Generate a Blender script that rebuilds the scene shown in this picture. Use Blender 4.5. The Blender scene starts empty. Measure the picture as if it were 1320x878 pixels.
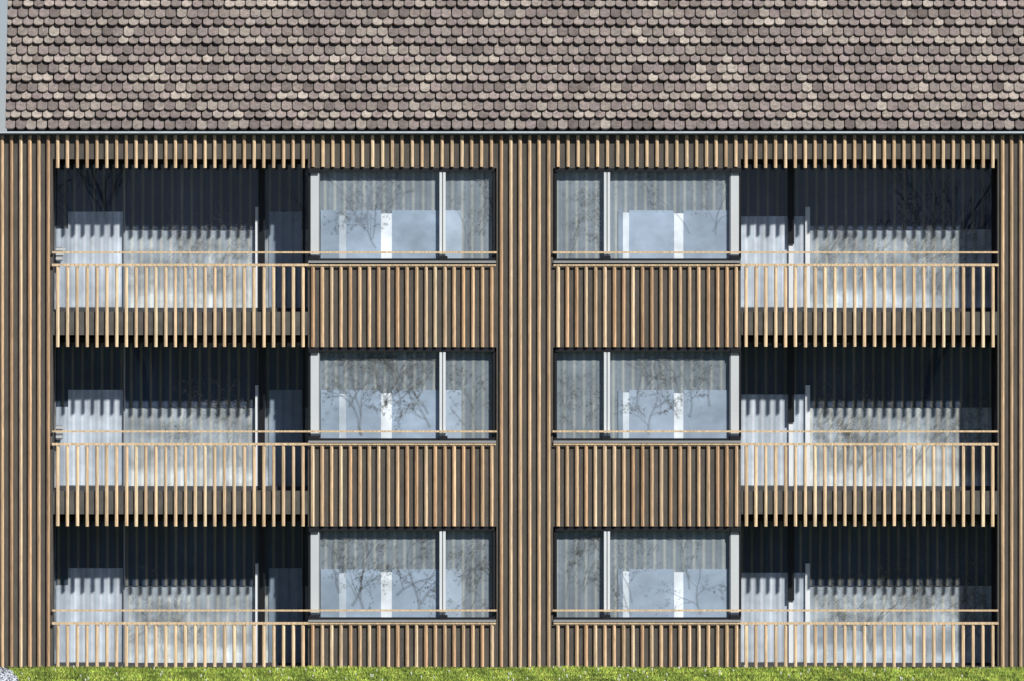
import bpy, math, random
from mathutils import Vector
import numpy as np
S=0.0125
def X(p): return (p-660)*S
def Z(p): return (862-p)*S
R=random.Random(7)
scene=bpy.context.scene
col=scene.collection

# ---------------- materials ----------------
def newmat(name):
    m=bpy.data.materials.new(name); m.use_nodes=True
    nt=m.node_tree; nt.nodes.clear()
    out=nt.nodes.new('ShaderNodeOutputMaterial')
    return m,nt,out
def N(nt,t,**k):
    n=nt.nodes.new(t)
    for a,b in k.items(): setattr(n,a,b)
    return n
def surf(name,base,rough=0.8,nscale=(8,8,8),namp=0.3,fscale=(60,60,60),famp=0.3,bump=0.0,metal=0.0,spec=0.3,sheer=0.0,refl_veins=0.0):
    """base colour * tint attribute * two octaves of procedural noise"""
    m,nt,out=newmat(name); L=nt.links
    b=N(nt,'ShaderNodeBsdfPrincipled')
    if sheer>0:
        tr=N(nt,'ShaderNodeBsdfTransparent'); ms=N(nt,'ShaderNodeMixShader'); ms.inputs[0].default_value=sheer
        L.new(b.outputs[0],ms.inputs[1]); L.new(tr.outputs[0],ms.inputs[2]); L.new(ms.outputs[0],out.inputs[0])
    else: L.new(b.outputs[0],out.inputs[0])
    b.inputs['Roughness'].default_value=rough; b.inputs['Metallic'].default_value=metal
    b.inputs['Specular IOR Level'].default_value=spec
    geo=N(nt,'ShaderNodeNewGeometry')
    att=N(nt,'ShaderNodeAttribute',attribute_name='tint')
    def noise(sc,det,dist=0):
        mp=N(nt,'ShaderNodeMapping'); mp.inputs['Scale'].default_value=sc
        L.new(geo.outputs['Position'],mp.inputs['Vector'])
        n=N(nt,'ShaderNodeTexNoise'); n.inputs['Scale'].default_value=1; n.inputs['Detail'].default_value=det; n.inputs['Distortion'].default_value=dist
        L.new(mp.outputs[0],n.inputs['Vector']); return n
    n1=noise(nscale,3); n2=noise(fscale,4)
    def rng(n,a):
        r=N(nt,'ShaderNodeMapRange'); r.inputs['From Min'].default_value=.3; r.inputs['From Max'].default_value=.7
        r.inputs['To Min'].default_value=1-a; r.inputs['To Max'].default_value=1+a
        L.new(n.outputs['Fac'],r.inputs['Value']); return r
    r1=rng(n1,namp); r2=rng(n2,famp)
    mu=N(nt,'ShaderNodeMath',operation='MULTIPLY'); L.new(r1.outputs[0],mu.inputs[0]); L.new(r2.outputs[0],mu.inputs[1])
    fac=mu.outputs[0]
    if refl_veins>0:
        # pale branching lines paint tree reflections into the fabric colour
        for sc,wd_ in (((1.5,1.5,1.1),.02),((3.6,3.6,2.6),.03)):
            n3=noise(sc,3,.8)
            sb=N(nt,'ShaderNodeMath',operation='SUBTRACT'); L.new(n3.outputs['Fac'],sb.inputs[0]); sb.inputs[1].default_value=.5
            ab=N(nt,'ShaderNodeMath',operation='ABSOLUTE'); L.new(sb.outputs[0],ab.inputs[0])
            mr=N(nt,'ShaderNodeMapRange'); mr.inputs['From Min'].default_value=0; mr.inputs['From Max'].default_value=wd_
            mr.inputs['To Min'].default_value=1+refl_veins; mr.inputs['To Max'].default_value=1
            L.new(ab.outputs[0],mr.inputs['Value'])
            m3=N(nt,'ShaderNodeMath',operation='MULTIPLY'); L.new(fac,m3.inputs[0]); L.new(mr.outputs[0],m3.inputs[1]); fac=m3.outputs[0]
    v=N(nt,'ShaderNodeVectorMath',operation='SCALE'); L.new(att.outputs['Color'],v.inputs[0]); L.new(fac,v.inputs['Scale'])
    v2=N(nt,'ShaderNodeVectorMath',operation='MULTIPLY'); L.new(v.outputs[0],v2.inputs[0]); v2.inputs[1].default_value=base
    L.new(v2.outputs[0],b.inputs['Base Color'])
    if bump>0:
        bp=N(nt,'ShaderNodeBump'); bp.inputs['Strength'].default_value=bump; bp.inputs['Distance'].default_value=.01
        L.new(n2.outputs['Fac'],bp.inputs['Height']); L.new(bp.outputs[0],b.inputs['Normal'])
    return m
M_wood=surf('larch_wood',(1,1,1),.75,(30,30,1.2),.24,(170,170,7),.32,.3)
M_back=surf('dark_fibre_panel',(.097,.088,.076),.85,(6,6,3),.15,(110,110,110),.5,.5)
M_conc=surf('concrete',(.10,.096,.088),.9,(5,5,5),.2,(120,120,120),.4,.4)
M_frame=surf('grey_metal_frame',(.545,.572,.585),.45,(3,3,1),.06,(60,60,60),.05)
M_tile=surf('clay_tile',(1,1,1),.85,(14,14,14),.22,(70,70,70),.45,.8)
M_gut=surf('zinc_gutter',(.38,.42,.46),.5,(3,3,3),.1,(40,40,40),.1,metal=0)
M_cur=surf('curtain_fabric',(1,1,1),.95,(1.6,2,1.6),.16,(12,12,18),.06,refl_veins=.05)
M_lcur=surf('loggia_curtain_fabric',(1,1,1),.95,(1.8,2,2.4),.32,(6,6,7),.10,refl_veins=.10)
M_blind=surf('sheer_screen_fabric',(1,1,1),.95,(1.2,2,1.6),.20,(6,6,7),.08,sheer=.26)
M_shadow=surf('navy_shadow_sheet',(1,1,1),.95,(1.2,2,1.2),.25,(20,20,5),.1)  # dark coat for the shadow painted on the upper panes
M_branch_refl=surf('painted_branch_reflection',(1,1,1),.9,(3,3,3),.35,(30,30,30),.2,sheer=.76)  # sheer coat for the painted branch reflections
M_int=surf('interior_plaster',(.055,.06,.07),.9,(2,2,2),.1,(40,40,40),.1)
M_soil=surf('grass_soil',(.044,.062,.016),.95,(.8,.8,.8),.3,(9,9,9),.45)
M_grass=surf('grass_blade',(1,1,1),.6,(.9,.9,.9),.45,(9,9,9),.4)
M_grav=surf('gravel',(.42,.43,.45),.9,(9,9,9),.2,(70,70,70),.4)
M_bark=surf('bark',(.16,.13,.10),.9,(4,4,2),.3,(30,30,8),.3)
M_leaf=surf('leaf',(.08,.11,.03),.7,(2,2,2),.3,(30,30,30),.3)
M_white=surf('white_petal',(.8,.8,.78),.8,(4,4,4),.05,(30,30,30),.05)

def glassmat():
    m,nt,out=newmat('window_glass'); L=nt.links
    t=N(nt,'ShaderNodeBsdfTransparent'); t.inputs[0].default_value=(.90,.94,.97,1)
    g=N(nt,'ShaderNodeBsdfGlossy'); g.inputs['Roughness'].default_value=.0; g.inputs[0].default_value=(.6,.75,1,1)
    geo=N(nt,'ShaderNodeNewGeometry')
    dt=N(nt,'ShaderNodeVectorMath',operation='DOT_PRODUCT'); L.new(geo.outputs['Incoming'],dt.inputs[0]); L.new(geo.outputs['Normal'],dt.inputs[1])
    ab=N(nt,'ShaderNodeMath',operation='ABSOLUTE'); L.new(dt.outputs['Value'],ab.inputs[0])
    om=N(nt,'ShaderNodeMath',operation='SUBTRACT',use_clamp=True); om.inputs[0].default_value=1; L.new(ab.outputs[0],om.inputs[1])
    pw=N(nt,'ShaderNodeMath',operation='POWER'); L.new(om.outputs[0],pw.inputs[0]); pw.inputs[1].default_value=5
    f=N(nt,'ShaderNodeMath',operation='MULTIPLY_ADD',use_clamp=True); L.new(pw.outputs[0],f.inputs[0]); f.inputs[1].default_value=.96; f.inputs[2].default_value=.04
    n=N(nt,'ShaderNodeTexNoise'); n.inputs['Scale'].default_value=1.2; n.inputs['Detail'].default_value=1
    L.new(geo.outputs['Position'],n.inputs['Vector'])
    bp=N(nt,'ShaderNodeBump'); bp.inputs['Strength'].default_value=.03; bp.inputs['Distance'].default_value=.01
    L.new(n.outputs['Fac'],bp.inputs['Height']); L.new(bp.outputs[0],g.inputs['Normal'])
    mx=N(nt,'ShaderNodeMixShader'); L.new(f.outputs[0],mx.inputs[0]); L.new(t.outputs[0],mx.inputs[1]); L.new(g.outputs[0],mx.inputs[2])
    L.new(mx.outputs[0],out.inputs[0]); return m
M_glass=glassmat()

# ---------------- mesh builder ----------------
class B:
    def __init__(s): s.v=[]; s.f=[]; s.t=[]
    def add(s,vs,fs,tint=(1,1,1)):
        o=len(s.v); s.v+=vs
        for f in fs: s.f.append([i+o for i in f]); s.t.append(tint)
    def box(s,x0,x1,y0,y1,z0,z1,tint=(1,1,1)):
        if x0>x1:x0,x1=x1,x0
        if z0>z1:z0,z1=z1,z0
        s.add([(x0,y0,z0),(x1,y0,z0),(x1,y1,z0),(x0,y1,z0),(x0,y0,z1),(x1,y0,z1),(x1,y1,z1),(x0,y1,z1)],
              [(0,3,2,1),(4,5,6,7),(0,1,5,4),(1,2,6,5),(2,3,7,6),(3,0,4,7)],tint)
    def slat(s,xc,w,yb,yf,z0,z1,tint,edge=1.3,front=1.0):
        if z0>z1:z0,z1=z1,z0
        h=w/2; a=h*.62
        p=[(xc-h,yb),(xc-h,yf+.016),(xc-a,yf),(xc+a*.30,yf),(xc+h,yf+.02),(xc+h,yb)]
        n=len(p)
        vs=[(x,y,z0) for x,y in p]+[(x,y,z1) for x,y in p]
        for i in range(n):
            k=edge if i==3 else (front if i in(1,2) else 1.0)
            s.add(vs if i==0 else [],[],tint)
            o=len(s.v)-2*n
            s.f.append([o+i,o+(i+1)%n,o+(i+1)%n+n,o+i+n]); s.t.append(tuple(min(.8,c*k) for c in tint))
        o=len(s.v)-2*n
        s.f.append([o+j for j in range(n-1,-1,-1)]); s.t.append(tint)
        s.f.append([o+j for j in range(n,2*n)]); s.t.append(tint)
    def make(s,name,mat,parent=None,smooth=False,label=None):
        v=np.array(s.v,dtype=float)
        mn=v.min(0); mx=v.max(0)
        o=Vector(((mn[0]+mx[0])/2,(mn[1]+mx[1])/2,mn[2]))
        me=bpy.data.meshes.new(name)
        me.from_pydata([tuple(p) for p in (v-np.array(o))],[],s.f)
        at=me.color_attributes.new('tint','FLOAT_COLOR','CORNER')
        arr=[]
        for f,t in zip(s.f,s.t):
            if len(t)==3 and not isinstance(t[0],(tuple,list)): arr+= [t[0],t[1],t[2],1.0]*len(f)
            else:
                for c in t: arr+=[c[0],c[1],c[2],1.0]
        at.data.foreach_set('color',arr)
        me.materials.append(mat)
        if smooth: me.shade_smooth()
        ob=bpy.data.objects.new(name,me); col.objects.link(ob)
        ob['world_o']=list(o)
        if parent:
            ob.parent=parent; po=Vector(parent['world_o']); ob.location=o-po
        else: ob.location=o
        if label: ob['label']=label
        return ob

# ---------------- building ----------------
XL,XR=-3,1357
bld=bpy.data.objects.new('apartment_building',None); col.objects.link(bld)
bld.location=(X(677),0,0); bld['world_o']=[X(677),0,0]
bld['label']='three-storey apartment block clad in vertical timber slats under a tiled roof'
bld['category']='apartment building'

WD=9.0
def woodtint(bright=1.0,pale=0):
    k=R.uniform(.82,1.18)*bright
    r=R.random()
    if r<.3: c=(.43,.278,.162)
    elif r<.8: c=(.49,.342,.208)
    else: c=(.55,.41,.268)
    c=[c[i]*(1-pale)+(.66,.51,.325)[i]*pale for i in range(3)]
    return (c[0]*k,c[1]*k,c[2]*k)

rows=[(216,341,402,432),(447,572,633,663),(678,803,862,892)] # opening top, rail, floor top, slab bottom
# structural wall shell
w=B()
zt=Z(174)
w.box(X(XL),X(68),0,.25,0,zt)            # end pier
w.box(X(640),X(713),0,.25,0,zt)
w.box(X(1286),X(XR),0,.25,0,zt)
for a,b in ((397.2,640),(713,955)):
    w.box(X(a),X(b),0.001,.25,Z(216.8),zt)
    w.box(X(a),X(b),0.001,.25,Z(448),Z(343))
    w.box(X(a),X(b),0.001,.25,Z(679),Z(574))
    w.box(X(a),X(b),0.001,.25,0,Z(805))
for a,b in ((68,397),(955,1286)):
    w.box(X(a),X(b),0.001,.25,Z(205),zt)
w.make('wall',M_back,bld,label='dark grey fibre panel wall behind the slats')
w=B()
w.box(X(XL),X(XL)+.25,.251,WD,0,zt); w.box(X(XR)-.25,X(XR),.251,WD,0,zt)
w.box(X(XL)+.251,X(XR)-.251,WD-.25,WD,0,zt)
w.make('side_wall',M_conc,bld)
w=B()
# divider walls (loggia sides) and room partition, floors
w.box(X(58),X(67.5),.252,1.3,0,zt); w.box(X(1286.5),X(1296),.252,1.3,0,zt)
w.box(X(397.3),X(407),.252,WD-.3,0,zt); w.box(X(945),X(954.7),.252,WD-.3,0,zt)
w.box(X(672),X(682),.252,WD-.3,0,zt)
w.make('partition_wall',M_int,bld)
for i,(t,r_,f,sb) in enumerate(rows):
    if i<2:
        w=B()
        w.box(X(XL)+.26,X(57),.26,WD-.3,Z(sb),Z(f)); w.box(X(408),X(671),.26,WD-.3,Z(sb),Z(f)); w.box(X(683),X(944),.26,WD-.3,Z(sb),Z(f)); w.box(X(1297),X(XR)-.26,.26,WD-.3,Z(sb),Z(f))
        w.box(X(68),X(397),1.3,WD-.3,Z(sb),Z(f)); w.box(X(955),X(1286),1.3,WD-.3,Z(sb),Z(f))
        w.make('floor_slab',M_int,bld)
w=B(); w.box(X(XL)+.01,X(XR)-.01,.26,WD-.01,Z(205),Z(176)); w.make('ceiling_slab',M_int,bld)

# cladding
P=13.15
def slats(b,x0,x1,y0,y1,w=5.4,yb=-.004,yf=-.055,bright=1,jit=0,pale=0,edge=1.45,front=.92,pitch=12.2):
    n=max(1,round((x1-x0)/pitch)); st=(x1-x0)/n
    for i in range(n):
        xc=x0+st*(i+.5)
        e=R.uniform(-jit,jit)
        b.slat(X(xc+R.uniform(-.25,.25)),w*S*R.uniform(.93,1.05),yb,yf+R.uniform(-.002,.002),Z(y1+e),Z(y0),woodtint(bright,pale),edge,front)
for a,b_ in ((XL,68),(640,713),(1286,XR)):
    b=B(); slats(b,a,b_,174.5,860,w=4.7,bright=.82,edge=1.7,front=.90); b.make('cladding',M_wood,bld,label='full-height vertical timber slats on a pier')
for a,b_,e_ in ((68,397,216.5),(397,640,215),(713,955,215),(955,1286,216.5)):
    b=B(); slats(b,a,b_,174.5,e_,w=4.4,bright=1.0,pale=.35,edge=1.25,pitch=12.65)
    b.make('cladding',M_wood,bld,label='short timber slats fringing the top of the facade')
for a,b_ in ((397,640),(713,955)):
    for t,u in ((343,447.5),(574,678.5),(805,860)):
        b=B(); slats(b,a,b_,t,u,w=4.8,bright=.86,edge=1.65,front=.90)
        b.box(X(a+.5),X(b_-.5),-.062,-.048,Z(t-.2),Z(t-2.2),(.60,.45,.28))
        b.make('cladding',M_wood,bld,label='vertical timber slats below a window')

# curtain helper
def curtain(b,x0,x1,y,z0,z1,c,amp=.006,stripe=.2,seed=0,per=12.65,bounce_h=None,line=(1.5,1.3,1.0)):
    """straight-hanging flat panels; a narrow warm stripe at each fold paints in slat reflections"""
    r=random.Random(seed)
    xs=np.arange(X(x0),X(x1),.0125)
    ph=r.uniform(0,1)
    prev=None
    for x in xs:
        u=x/(per*S)+ph; fu=u-math.floor(u); rr=random.Random(int(math.floor(u))*31+seed)
        kk=1+stripe*rr.uniform(-1,1)
        yy=y+amp*math.cos(2*math.pi*fu)
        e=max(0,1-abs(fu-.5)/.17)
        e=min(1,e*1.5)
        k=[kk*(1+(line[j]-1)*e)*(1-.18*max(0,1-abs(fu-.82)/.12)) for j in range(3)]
        cur=(x,yy,k)
        if prev:
            zs=[z0,z1]
            if bounce_h: zs=[z0,z0+bounce_h*.5,z0+bounce_h,z1]  # brighter foot paints in light bounced off the floor
            for j in range(len(zs)-1):
                def qq(jj): return 1.6 if (bounce_h and jj<=1) else 1.0
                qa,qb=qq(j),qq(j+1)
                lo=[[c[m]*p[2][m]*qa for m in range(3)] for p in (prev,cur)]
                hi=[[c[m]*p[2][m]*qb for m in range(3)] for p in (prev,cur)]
                o=len(b.v)
                b.v+=[(prev[0],prev[1],zs[j]),(cur[0],cur[1],zs[j]),(cur[0],cur[1],zs[j+1]),(prev[0],prev[1],zs[j+1])]
                b.f.append([o,o+1,o+2,o+3]); b.t.append([lo[0],lo[1],hi[1],hi[0]])
        prev=cur

def branch_reflection(x0,x1,z0,z1,y,seed,n,ctint,parent,size=1.0,wk=1.0):
    """flat branch shapes just behind the glass that paint in tree reflections, clipped to the pane"""
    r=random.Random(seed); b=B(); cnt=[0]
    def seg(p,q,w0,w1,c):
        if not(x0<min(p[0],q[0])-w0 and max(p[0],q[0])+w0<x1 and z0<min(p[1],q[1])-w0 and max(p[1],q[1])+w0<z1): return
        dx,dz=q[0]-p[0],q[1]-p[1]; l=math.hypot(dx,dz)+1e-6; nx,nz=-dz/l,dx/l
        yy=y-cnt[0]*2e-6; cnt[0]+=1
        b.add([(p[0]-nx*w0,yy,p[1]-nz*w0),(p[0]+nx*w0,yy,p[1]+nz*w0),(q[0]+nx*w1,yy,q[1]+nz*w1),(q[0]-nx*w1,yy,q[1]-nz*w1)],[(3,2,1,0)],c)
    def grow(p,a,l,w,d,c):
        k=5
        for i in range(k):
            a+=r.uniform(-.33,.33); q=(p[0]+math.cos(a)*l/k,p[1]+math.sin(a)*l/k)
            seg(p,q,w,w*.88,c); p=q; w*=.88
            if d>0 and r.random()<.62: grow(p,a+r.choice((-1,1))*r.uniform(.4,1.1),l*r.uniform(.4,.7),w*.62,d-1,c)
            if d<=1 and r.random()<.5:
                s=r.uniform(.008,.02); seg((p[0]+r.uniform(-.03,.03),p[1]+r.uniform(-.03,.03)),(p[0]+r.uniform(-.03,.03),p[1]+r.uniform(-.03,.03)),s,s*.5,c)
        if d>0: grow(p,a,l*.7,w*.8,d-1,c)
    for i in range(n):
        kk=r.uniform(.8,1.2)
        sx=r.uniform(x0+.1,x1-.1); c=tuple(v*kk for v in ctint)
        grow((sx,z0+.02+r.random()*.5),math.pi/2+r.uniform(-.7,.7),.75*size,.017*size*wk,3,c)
    if b.v: b.make('branch_reflection',M_branch_refl,parent,label='faint painted reflection of branches on the pane')

# windows
def window(a,b_,top,mir,seed):
    """a..b_ px bay; top px y of window head; mir: mirrored arrangement"""
    bot=top+119
    def mx(p): return (1353-p) if mir else p   # px mirrored about x=676.5
    def bx(bb,p0,p1,y0,y1,q0,q1,t=(1,1,1)): bb.box(X(mx(p0)),X(mx(p1)),y0,y1,Z(q0),Z(q1),t)
    f=B()
    g=(1.05,1.05,1.05); g2=(1.25,1.25,1.25); dk=(.025,.026,.03)
    bx(f,400.5,411,.015,.16,top+5,bot-4,g)
    bx(f,566.6,569.8,.005,.08,top+5,bot-4,g2); bx(f,571.2,574.4,.005,.08,top+5,bot-4,g2); bx(f,569.8,571.2,.03,.08,top+5,bot-4,(.5,.5,.5))
    bx(f,411,412.5,.03,.10,top+5,bot-4,(.35,.35,.36))
    bx(f,398,637.5,-.003,.17,top,top+4.5,dk)
    bx(f,397.5,400.4,.02,.24,top+4.6,bot-3.1,dk); bx(f,635,638.5,.02,.24,top+4.6,bot-3.1,dk)
    bx(f,398,638.5,.008,.17,bot-3,bot-.2,dk)
    bx(f,398,411,-.03,-.005,top-.5,top+6,dk); bx(f,566,577,-.02,.003,bot-6,bot-.5,dk); bx(f,398,412,-.02,.004,bot-6,bot-.5,dk)
    win=f.make('window',M_frame,bld,label='aluminium window with black head profile')
    s=B(); bx(s,397.5,639.5,-.045,.2,bot,bot+3.0,(.50,.50,.49)); s.make('sill',M_frame,win)
    q=B()
    for p0,p1 in ((412.6,566.5),(574.5,634.9)):
        x0,x1=sorted((X(mx(p0)),X(mx(p1))))
        t=R.uniform(-.003,.003)
        q.add([(x0,.06+t,Z(bot-3)),(x1,.06-t,Z(bot-3)),(x1,.06-t,Z(top+4.6)),(x0,.06+t,Z(top+4.6))],[(0,1,2,3)])
    q.make('glass',M_glass,win)
    c=B()
    x0,x1=sorted((mx(411.1),mx(635)))
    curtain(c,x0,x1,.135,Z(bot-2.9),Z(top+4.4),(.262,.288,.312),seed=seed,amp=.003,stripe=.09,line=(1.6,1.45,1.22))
    c.make('curtain',M_cur,win)
    l=B(); bt=top+54
    def pn(p0,p1,y0,q0,t): l.box(X(p0),X(p1),y0,.127,Z(q0),Z(bot-2.8),t)
    if not mir:
        pn(413.2,437,.118,bt,(.43,.50,.58)); pn(437,446,.116,bt+5,(.78,.82,.86)); pn(446,491,.118,bt,(.52,.60,.70))
        pn(491,505,.115,bt+4,(1.15,1.15,1.15)); pn(505,566,.118,bt,(.50,.58,.68)); pn(566,595,.118,bt,(.58,.65,.73))
    else:
        pn(797,803,.118,bt,(.42,.48,.56)); pn(803,811,.116,bt+3,(1.0,1.02,1.04)); pn(811,869,.118,bt,(.53,.60,.70))
        pn(869,881,.115,bt+4,(1.15,1.15,1.15)); pn(881,940,.118,bt,(.49,.56,.65))
    l.make('blind',M_blind,win,label='pale blue screen covering the lower part of the window')
    xa,xb=sorted((X(mx(413.5)),X(mx(566))))
    strong={10:(3,(.26,.27,.28),1.1),11:(9,(.20,.19,.17),1.5),12:(7,(.22,.21,.20),1.5),20:(3,(.28,.29,.30),1.0),21:(6,(.24,.24,.23),1.3),22:(4,(.26,.27,.27),1.2)}[seed]
    branch_reflection(xa,xb,Z(bot-3),Z(top+5),.112,seed,strong[0],strong[1],win,1.0,strong[2])
    xa,xb=sorted((X(mx(575)),X(mx(634.8))))
    branch_reflection(xa,xb,Z(bot-3),Z(top+5),.112,seed+50,3,(.24,.235,.22),win,.8)
for i,top in enumerate((217,449,680)):
    window(397,640,top,False,10+i); window(713,955,top,True,20+i)

# loggias
DY=.98
def loggia(i,mir):
    t,rail,fl,sb=rows[i]
    def mx(p): return (1354-p) if mir else p
    xa,xb=sorted((mx(68),mx(397)))
    if mir: xa,xb=955.3,1286
    ctop=t-12
    s=B()
    if i<2: s.box(X(xa)+.003,X(xb)-.003,.0,DY+.29,Z(sb),Z(fl))
    else: s.box(X(xa)+.003,X(xb)-.003,.0,DY+.29,-.1,.03)
    bal=s.make('balcony',M_conc,bld,label='recessed balcony with slatted timber railing')
    r=B()
    end=rows[i+1][0]+.5 if i<2 else 860
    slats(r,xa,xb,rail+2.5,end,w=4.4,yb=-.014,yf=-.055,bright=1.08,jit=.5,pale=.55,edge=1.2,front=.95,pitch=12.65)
    r.box(X(xa-1),X(xb+ (1)),-.062,-.004,Z(rail-1),Z(rail+2.2),(.64,.48,.30))
    r.make('railing',M_wood,bal)
    # glazing wall
    g=B(); dk=(.02,.021,.024); gr=(1.35,1.35,1.36)
    F=fl-2.5
    if not mir:
        posts=[(157,159,(.6,.6,.62)),(327.5,331.5,gr),(389,392,dk)]
        g.box(X(331.6),X(340),DY-.05,DY-.022,Z(F),Z(ctop),dk)
    else:
        posts=[(1018.5,1024,gr),(1040,1046,gr),(1281,1285,dk)]
        g.box(X(1017),X(1025.5),DY-.05,DY-.022,Z(t+98),Z(ctop),dk)  # dark box paints the unlit upper part of the pale post
    for p0,p1,c in posts: g.box(X(p0),X(p1),DY-.02,DY+.022,Z(F),Z(ctop+ (62 if c==gr else 0)),c)
    g.box(X(xa+1),X(xb-1),DY-.021,DY+.021,Z(F+2.4),Z(F-3),(.12,.12,.13))
    g.box(X(xa+1),X(xb-1),DY-.021,DY+.021,Z(ctop+7),Z(ctop),dk)
    fr=g.make('balcony_door',M_frame,bld,label='full-height sliding glass doors behind the balcony')
    q=B(); x0,x1=X(xa+1),X(xb-1)
    q.add([(x0,DY+.01,Z(F)),(x1,DY+.01,Z(F)),(x1,DY+.01,Z(ctop+2)),(x0,DY+.01,Z(ctop+2))],[(0,1,2,3)])
    q.make('glass',M_glass,fr)
    c=B(); curtain(c,xa-4,xb+4,DY+.07,Z(F-1),Z(ctop),(.40,.425,.445),seed=40+i+mir*5,stripe=.12,bounce_h=.36,line=(1.35,1.2,1.0))
    c.make('curtain',M_lcur,fr)
    # navy sheet added to paint the shadow over the upper panes
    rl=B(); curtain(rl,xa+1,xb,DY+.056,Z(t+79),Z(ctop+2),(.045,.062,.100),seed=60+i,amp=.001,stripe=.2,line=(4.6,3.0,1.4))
    rl.make('painted_shadow',M_shadow,fr,label='dark navy sheet as painted shadow over the upper panes')
    bt=(272 if not mir else 278)+231*i
    lb='pale blue screen covering the lower part of the door'
    l=B()
    if not mir:
        curtain(l,69.5,85.5,DY+.037,Z(F-4),Z(bt+22),(.60,.64,.70),amp=.003,stripe=.1,seed=i,per=11,line=(1.15,1.12,1.1))
        curtain(l,85,157,DY+.035,Z(F-4),Z(bt),(.74,.78,.83),amp=.003,stripe=.18,seed=i,per=11,line=(1.3,1.22,1.18))
        l.make('blind',M_blind,fr,label=lb); l=B()
        curtain(l,345,389,DY+.035,Z(F-4),Z(bt),(.34,.40,.48),amp=.003,stripe=.12,seed=i+3,line=(1.15,1.1,1.05))
    else:
        curtain(l,956,1042,DY+.035,Z(F-4),Z(bt),(.76,.80,.85),amp=.003,stripe=.18,seed=i+8,per=12,line=(1.3,1.22,1.18))
    l.make('blind',M_blind,fr,label=lb)
    if not mir: branch_reflection(X(162),X(325),Z(F-4),Z(t+30),DY+.04,80+i,3,(.30,.28,.24),fr,.9)
    else: branch_reflection(X(1050),X(1278),Z(F-4),Z(t+25),DY+.04,90+i,6,(.20,.18,.14),fr,1.1,1.4)
    if not mir and i<2:
        d=B()
        for k in range(3):
            yy=319+231*i+k*6
            d.box(X(69.5),X(82-k*2),DY-.13,DY-.03,Z(yy),Z(yy+3.4),(.9,.9,.9))
        d.box(X(70),X(78),DY-.12,DY-.029,Z(318+231*i),Z(336+231*i),(.35,.35,.35))
        d.make('wall_fitting',M_frame,bal,label='small white louvred wall fitting')  # louvred box on the wall, gives no light
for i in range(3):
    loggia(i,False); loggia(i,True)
# long handrails
for i in range(3):
    for a,b_ in ((68,640),(713,1286)):
        h=B(); y=325+231*i
        h.box(X(a-.5),X(b_+.5),-.062,-.03,Z(y-1.1),Z(y+1.2),(.64,.47,.28))
        h.make('handrail',M_wood,bld,label='thin timber handrail running past balcony and window')

# gutter
g=B()
g.box(X(XL-2),X(XR+2),-.085,.3,Z(173.9),Z(172.0),(.45,.45,.45))
g.box(X(XL-2),X(XR+2),-.16,-.03,Z(171.9),Z(169.6),(1.3,1.3,1.3))
g.make('gutter',M_gut,bld)
# roof : steep tiled slope, flat top
pitch=math.radians(66); cp,sp=math.cos(pitch),math.sin(pitch)
z0=Z(170.5); y0=.03; x0=X(7); x1=X(1347); H=3.6
rb=B()
u=H/sp
yr=y0+.06
pts=[(yr,z0-.02),(yr+u*cp,z0+H),(WD,z0+H),(WD,z0-.02)]
rb.add([(x0+.02,a,b) for a,b in pts]+[(x1-.02,a,b) for a,b in pts],[(0,1,2,3),(7,6,5,4),(0,4,5,1),(1,5,6,2),(2,6,7,3),(3,7,4,0)],(.3,.27,.25))
roof=rb.make('roof',M_conc,bld,label='steep roof')
tb=B()
ex=12.1*S/sp; tw=13.7*S; th=.036; Ln=ex*1.95
pal_d=[(.212,.178,.162),(.180,.154,.142),(.140,.118,.108),(.200,.166,.156),(.225,.196,.175)]
pal_l=[(.260,.228,.198),(.245,.215,.188),(.285,.252,.218)]
nrow=int(u/ex)+1; ncol=int((x1-x0)/tw)+1
for r in range(nrow):
    off=(tw/2 if r%2 else 0)
    rowk=(1.10 if r%2 else .90)*R.uniform(.95,1.05)
    rowe=.015 if r%2 else -.015
    ra,rbb=R.uniform(0,6),R.uniform(0,6)
    for c in range(-1,ncol+1):
        xl=x0+c*tw+off+R.uniform(-.005,.005); xr=xl+tw-.014+R.uniform(-.005,.005)
        xl=max(xl,x0); xr=min(xr,x1)
        if xr-xl<.03: continue
        v=math.sin(xl*1.3+ra)+math.sin(xl*2.9+rbb)
        pl=.12+(.34 if v>.3 and r%2 else (.15 if v>.9 else 0))
        cc=R.choice(pal_l) if R.random()<pl else R.choice(pal_d)
        kk=R.uniform(.84,1.16)*rowk*1.22
        if R.random()<.015: kk*=1.3
        s0=r*ex+R.uniform(-.006,.006)+rowe; s1=min(s0+Ln,u)
        wd=xr-xl; tilt=R.uniform(-.006,.006); lift=R.uniform(0,.012)
        cr=R.uniform(.032,.046)
        out=[(xl,s0+cr*1.3),(xl+wd*.10,s0+cr*.55),(xl+wd*.26,s0+cr*.12),(xl+wd*.5,s0),(xl+wd*.74,s0+cr*.12),(xl+wd*.90,s0+cr*.55),(xr,s0+cr*1.3),(xr,s1),(xl,s1)]
        vs=[]
        for top in (1,0):
            for (px,ss) in out:
                fr=(ss-s0)/Ln
                crown=.006*(1-((px-xl)/wd*2-1)**2)
                h=(1-fr)*(.13)+ (th+lift+crown if top else 0)+tilt*((px-xl)/wd-.5)*2
                vs.append((px,y0+ss*cp-h*sp,z0+ss*sp+h*cp))
        n=len(out)
        fs=[tuple(range(n))]+[tuple(range(2*n-1,n-1,-1))]+[(i+n,(i+1)%n+n,(i+1)%n,i) for i in range(n)]
        tb.add(vs,fs,tuple(q*kk for q in cc))
tb.make('roof_tiles',M_tile,roof,label='weathered grey, mauve and beige rounded clay tiles')

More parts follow.
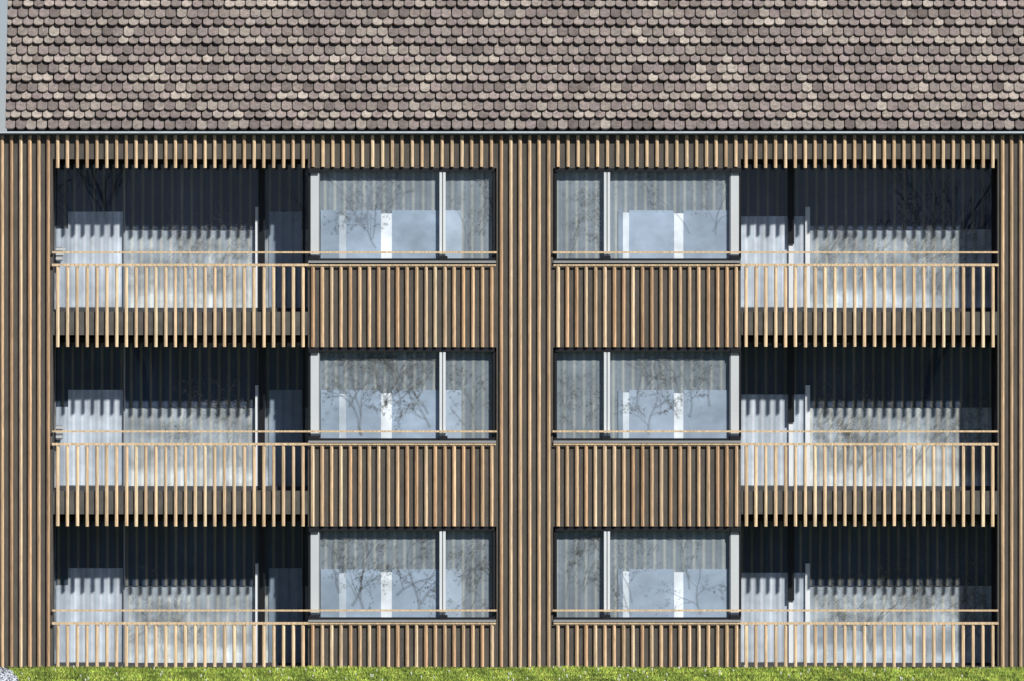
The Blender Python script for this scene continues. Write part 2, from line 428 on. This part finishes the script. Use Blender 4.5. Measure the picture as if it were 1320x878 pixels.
# ---------------- ground ----------------
def tag(o,kind=None,**k):
    if kind:o['kind']=kind
    for a,b in k.items(): o[a]=b
gb=B(); G=40000
gb.add([(-G,-G,-.0),(G,-G,0),(G,G,0),(-G,G,0)],[(0,1,2,3)])
go=gb.make('ground',M_soil); tag(go,'structure',label='green lawn in front of the apartment block',category='lawn')
gp=B()
edge=[(-12,-.3),(X(-2),-.4),(X(14),-1.6),(X(24),-3.4),(X(36),-5.6),(X(50),-9),(X(60),-14),(-12,-14)]
gp.add([(a,b,.006) for a,b in edge],[tuple(range(len(edge)-1,-1,-1))])
go=gp.make('gravel_path',M_grav); tag(go,'structure',label='pale grey gravel path beside the lawn',category='path')
def edgex(y):
    pts=edge[1:7]
    for (xa,ya),(xb,yb) in zip(pts,pts[1:]):
        if yb<=y<=ya: return xa+(xb-xa)*(y-ya)/(yb-ya)
    return -99
st=B()
for k in range(6000):
    y=-.4-R.random()*10; ex_=edgex(y); x=R.uniform(-9.6,ex_+.03)
    if x<-9.5 or x>ex_+.05: continue
    r=R.uniform(.015,.04); z=.006+r*.4; t=R.choice((.15,.3,.8,1.3,1.8)); c=(t*.96,t,t*1.05)
    a=R.random()*6
    vs=[(x+r*math.cos(a+q*1.57)*R.uniform(.7,1.2),y+r*math.sin(a+q*1.57)*R.uniform(.7,1.2),z) for q in range(4)]+[(x,y,z+r*.8),(x,y,z-r*.7)]
    st.add(vs,[(0,1,4),(1,2,4),(2,3,4),(3,0,4),(1,0,5),(2,1,5),(3,2,5),(0,3,5)],c)
so=st.make('gravel',M_grav); tag(so,'stuff',label='loose pale grey and white gravel stones',category='gravel')

rng=np.random.default_rng(3)
n=120000
gx=rng.uniform(-11,11,n); gy=-.02-rng.random(n)**1.3*11
keep=np.array([not(x<edgex(y)) for x,y in zip(gx,gy)]); gx=gx[keep]; gy=gy[keep]; n=len(gx)
clump=.5+.5*np.sin(gx*2.3+np.sin(gy*1.7)*2)*np.cos(gy*2.1+gx*.7)
c2=.5+.5*np.sin(gx*7.1+gy*3.3)*np.sin(gx*3.7-gy*2.9)
h=(.018+.034*rng.random(n))*(.5+.9*clump); wv=.004+.006*rng.random(n); a=rng.uniform(0,math.pi,n)
lx=rng.normal(0,.02,n); ly=rng.normal(0,.02,n)
V=np.zeros((n,3,3)); V[:,0]=np.stack([gx-wv*np.cos(a),gy-wv*np.sin(a),0*gx],1); V[:,1]=np.stack([gx+wv*np.cos(a),gy+wv*np.sin(a),0*gx],1); V[:,2]=np.stack([gx+lx,gy+ly,h],1)
me=bpy.data.meshes.new('grass'); me.vertices.add(3*n); me.vertices.foreach_set('co',V.reshape(-1))
me.loops.add(3*n); me.loops.foreach_set('vertex_index',np.arange(3*n,dtype=np.int32)); me.polygons.add(n); me.polygons.foreach_set('loop_start',np.arange(0,3*n,3,dtype=np.int32)); me.update(calc_edges=True)
at=me.color_attributes.new('tint','FLOAT_COLOR','CORNER')
k=rng.uniform(.3,1.7,n)*(.6+.8*c2); yel=rng.random(n)*(.4+.6*c2)
k*=1.65
C=np.stack([(.125+.15*yel)*k,(.21+.07*yel)*k,(.028+.025*yel)*k,np.ones(n)],1)
at.data.foreach_set('color',np.repeat(C,3,axis=0).reshape(-1))
me.materials.append(M_grass); go=bpy.data.objects.new('grass',me); col.objects.link(go); tag(go,'stuff',label='short green lawn grass along the facade base',category='grass')
fl=B()
for k_ in range(110):
    x=R.uniform(-8,10); y=-.4-R.random()*8
    if x<edgex(y)+.1: continue
    z=R.uniform(.03,.06); r=.012
    fl.add([(x+r*math.cos(q*1.047),y+r*math.sin(q*1.047),z+.004*(q%2)) for q in range(6)]+[(x,y,z+.012),(x,y,0.0)],[(q,(q+1)%6,6) for q in range(6)]+[((q+1)%6,q,7) for q in range(6)],(1,1,.9))
fo=fl.make('daisies',M_white); tag(fo,'stuff',label='small white daisies scattered in the grass',category='flowers')

# ---------------- bare trees opposite the facade (seen mirrored in the panes) ----------------
def tree(x,y,hgt,seed):
    r=random.Random(seed)
    tr=B(); lf=B()
    def seg(p,q,r0,r1,b):
        d=(q-p).normalized(); a=d.orthogonal().normalized(); c=d.cross(a)
        vs=[]
        for P_,rr in ((p,r0),(q,r1)):
            for j in range(4):
                an=j*2*math.pi/4; vs.append(tuple(P_+(a*math.cos(an)+c*math.sin(an))*rr))
        b.add(vs,[(j,(j+1)%4,(j+1)%4+4,j+4) for j in range(4)],(1,1,1))
    def grow(p,d,l,rad,dep):
        k=3; 
        for _ in range(k):
            nd=(d+Vector((r.uniform(-1,1),r.uniform(-1,1),r.uniform(-.6,.9)))*.18).normalized()
            q=p+nd*l/k; seg(p,q,rad,rad*.86,tr); p=q; d=nd; rad*=.86
            if dep>0 and (_>0 or dep<4):
                nd2=(d+Vector((r.uniform(-1,1),r.uniform(-1,1),r.uniform(-.4,.7)))*1.0).normalized()
                grow(p,nd2,l*r.uniform(.5,.75),max(.012,rad*.55),dep-1)
        if dep>0: grow(p,d,l*.75,max(.012,rad*.8),dep-1)
        else:
            c=p+Vector((r.uniform(-.2,.2),r.uniform(-.2,.2),r.uniform(-.2,.2))); e=.05
            v=Vector((r.uniform(-1,1),r.uniform(-1,1),r.uniform(-1,1))).normalized(); w_=v.orthogonal().normalized()
            lf.add([tuple(c-v*e),tuple(c+w_*e*.6),tuple(c+v*e),tuple(c-w_*e*.6)],[(0,1,2,3)])
    grow(Vector((x,y,0)),Vector((0,0,1)),hgt*.26,hgt*.014,5)
    e=bpy.data.objects.new('tree',None); col.objects.link(e); e.location=(x,y,0); e['world_o']=[x,y,0]
    e['label']='tall nearly bare tree standing on the lawn opposite'; e['category']='tree'; e['group']='bare trees opposite the facade'
    tr.make('trunk',M_bark,e); lf.make('crown',M_leaf,e)
tree(-12,-226,19,1); tree(-3.5,-222,17,4); tree(5,-226,18,5); tree(14,-224,19,9)

# ---------------- light, sky, camera ----------------
Ls=Vector((.56,-1.0,1.04)).normalized()
sd=bpy.data.lights.new('sun','SUN'); sd.energy=5.0; sd.angle=math.radians(1.3); sd.color=(1,.96,.90)
so=bpy.data.objects.new('sun',sd); col.objects.link(so); so.rotation_euler=Ls.to_track_quat('Z','Y').to_euler(); so.location=(10,-20,20)
wd=bpy.data.worlds.new('World'); scene.world=wd; wd.use_nodes=True; nt=wd.node_tree; nt.nodes.clear()
o=nt.nodes.new('ShaderNodeOutputWorld'); bg=nt.nodes.new('ShaderNodeBackground'); sk=nt.nodes.new('ShaderNodeTexSky')
sk.sky_type='NISHITA'; sk.sun_disc=False; sk.sun_elevation=math.asin(Ls.z); sk.sun_rotation=math.atan2(Ls.x,Ls.y)
sk.dust_density=0.1; sk.ozone_density=4.0; sk.air_density=.8
bg.inputs[1].default_value=.06
vm=nt.nodes.new('ShaderNodeVectorMath'); vm.operation='MULTIPLY'; vm.inputs[1].default_value=(1.0,.93,1.06)
nt.links.new(sk.outputs[0],vm.inputs[0])
nt.links.new(vm.outputs[0],bg.inputs[0]); nt.links.new(bg.outputs[0],o.inputs[0])
cd=bpy.data.cameras.new('camera'); cd.sensor_width=36; cd.lens=36*200/16.5; cd.clip_end=90000; cd.clip_start=1
co=bpy.data.objects.new('camera',cd); col.objects.link(co); co.location=(0,-200,Z(439)); co.rotation_euler=(math.radians(90),0,0)
scene.camera=co
scene.view_settings.view_transform='Standard'; scene.view_settings.look='None'; scene.view_settings.exposure=0
for ob in list(bpy.data.objects):
    if 'world_o' in ob: del ob['world_o']
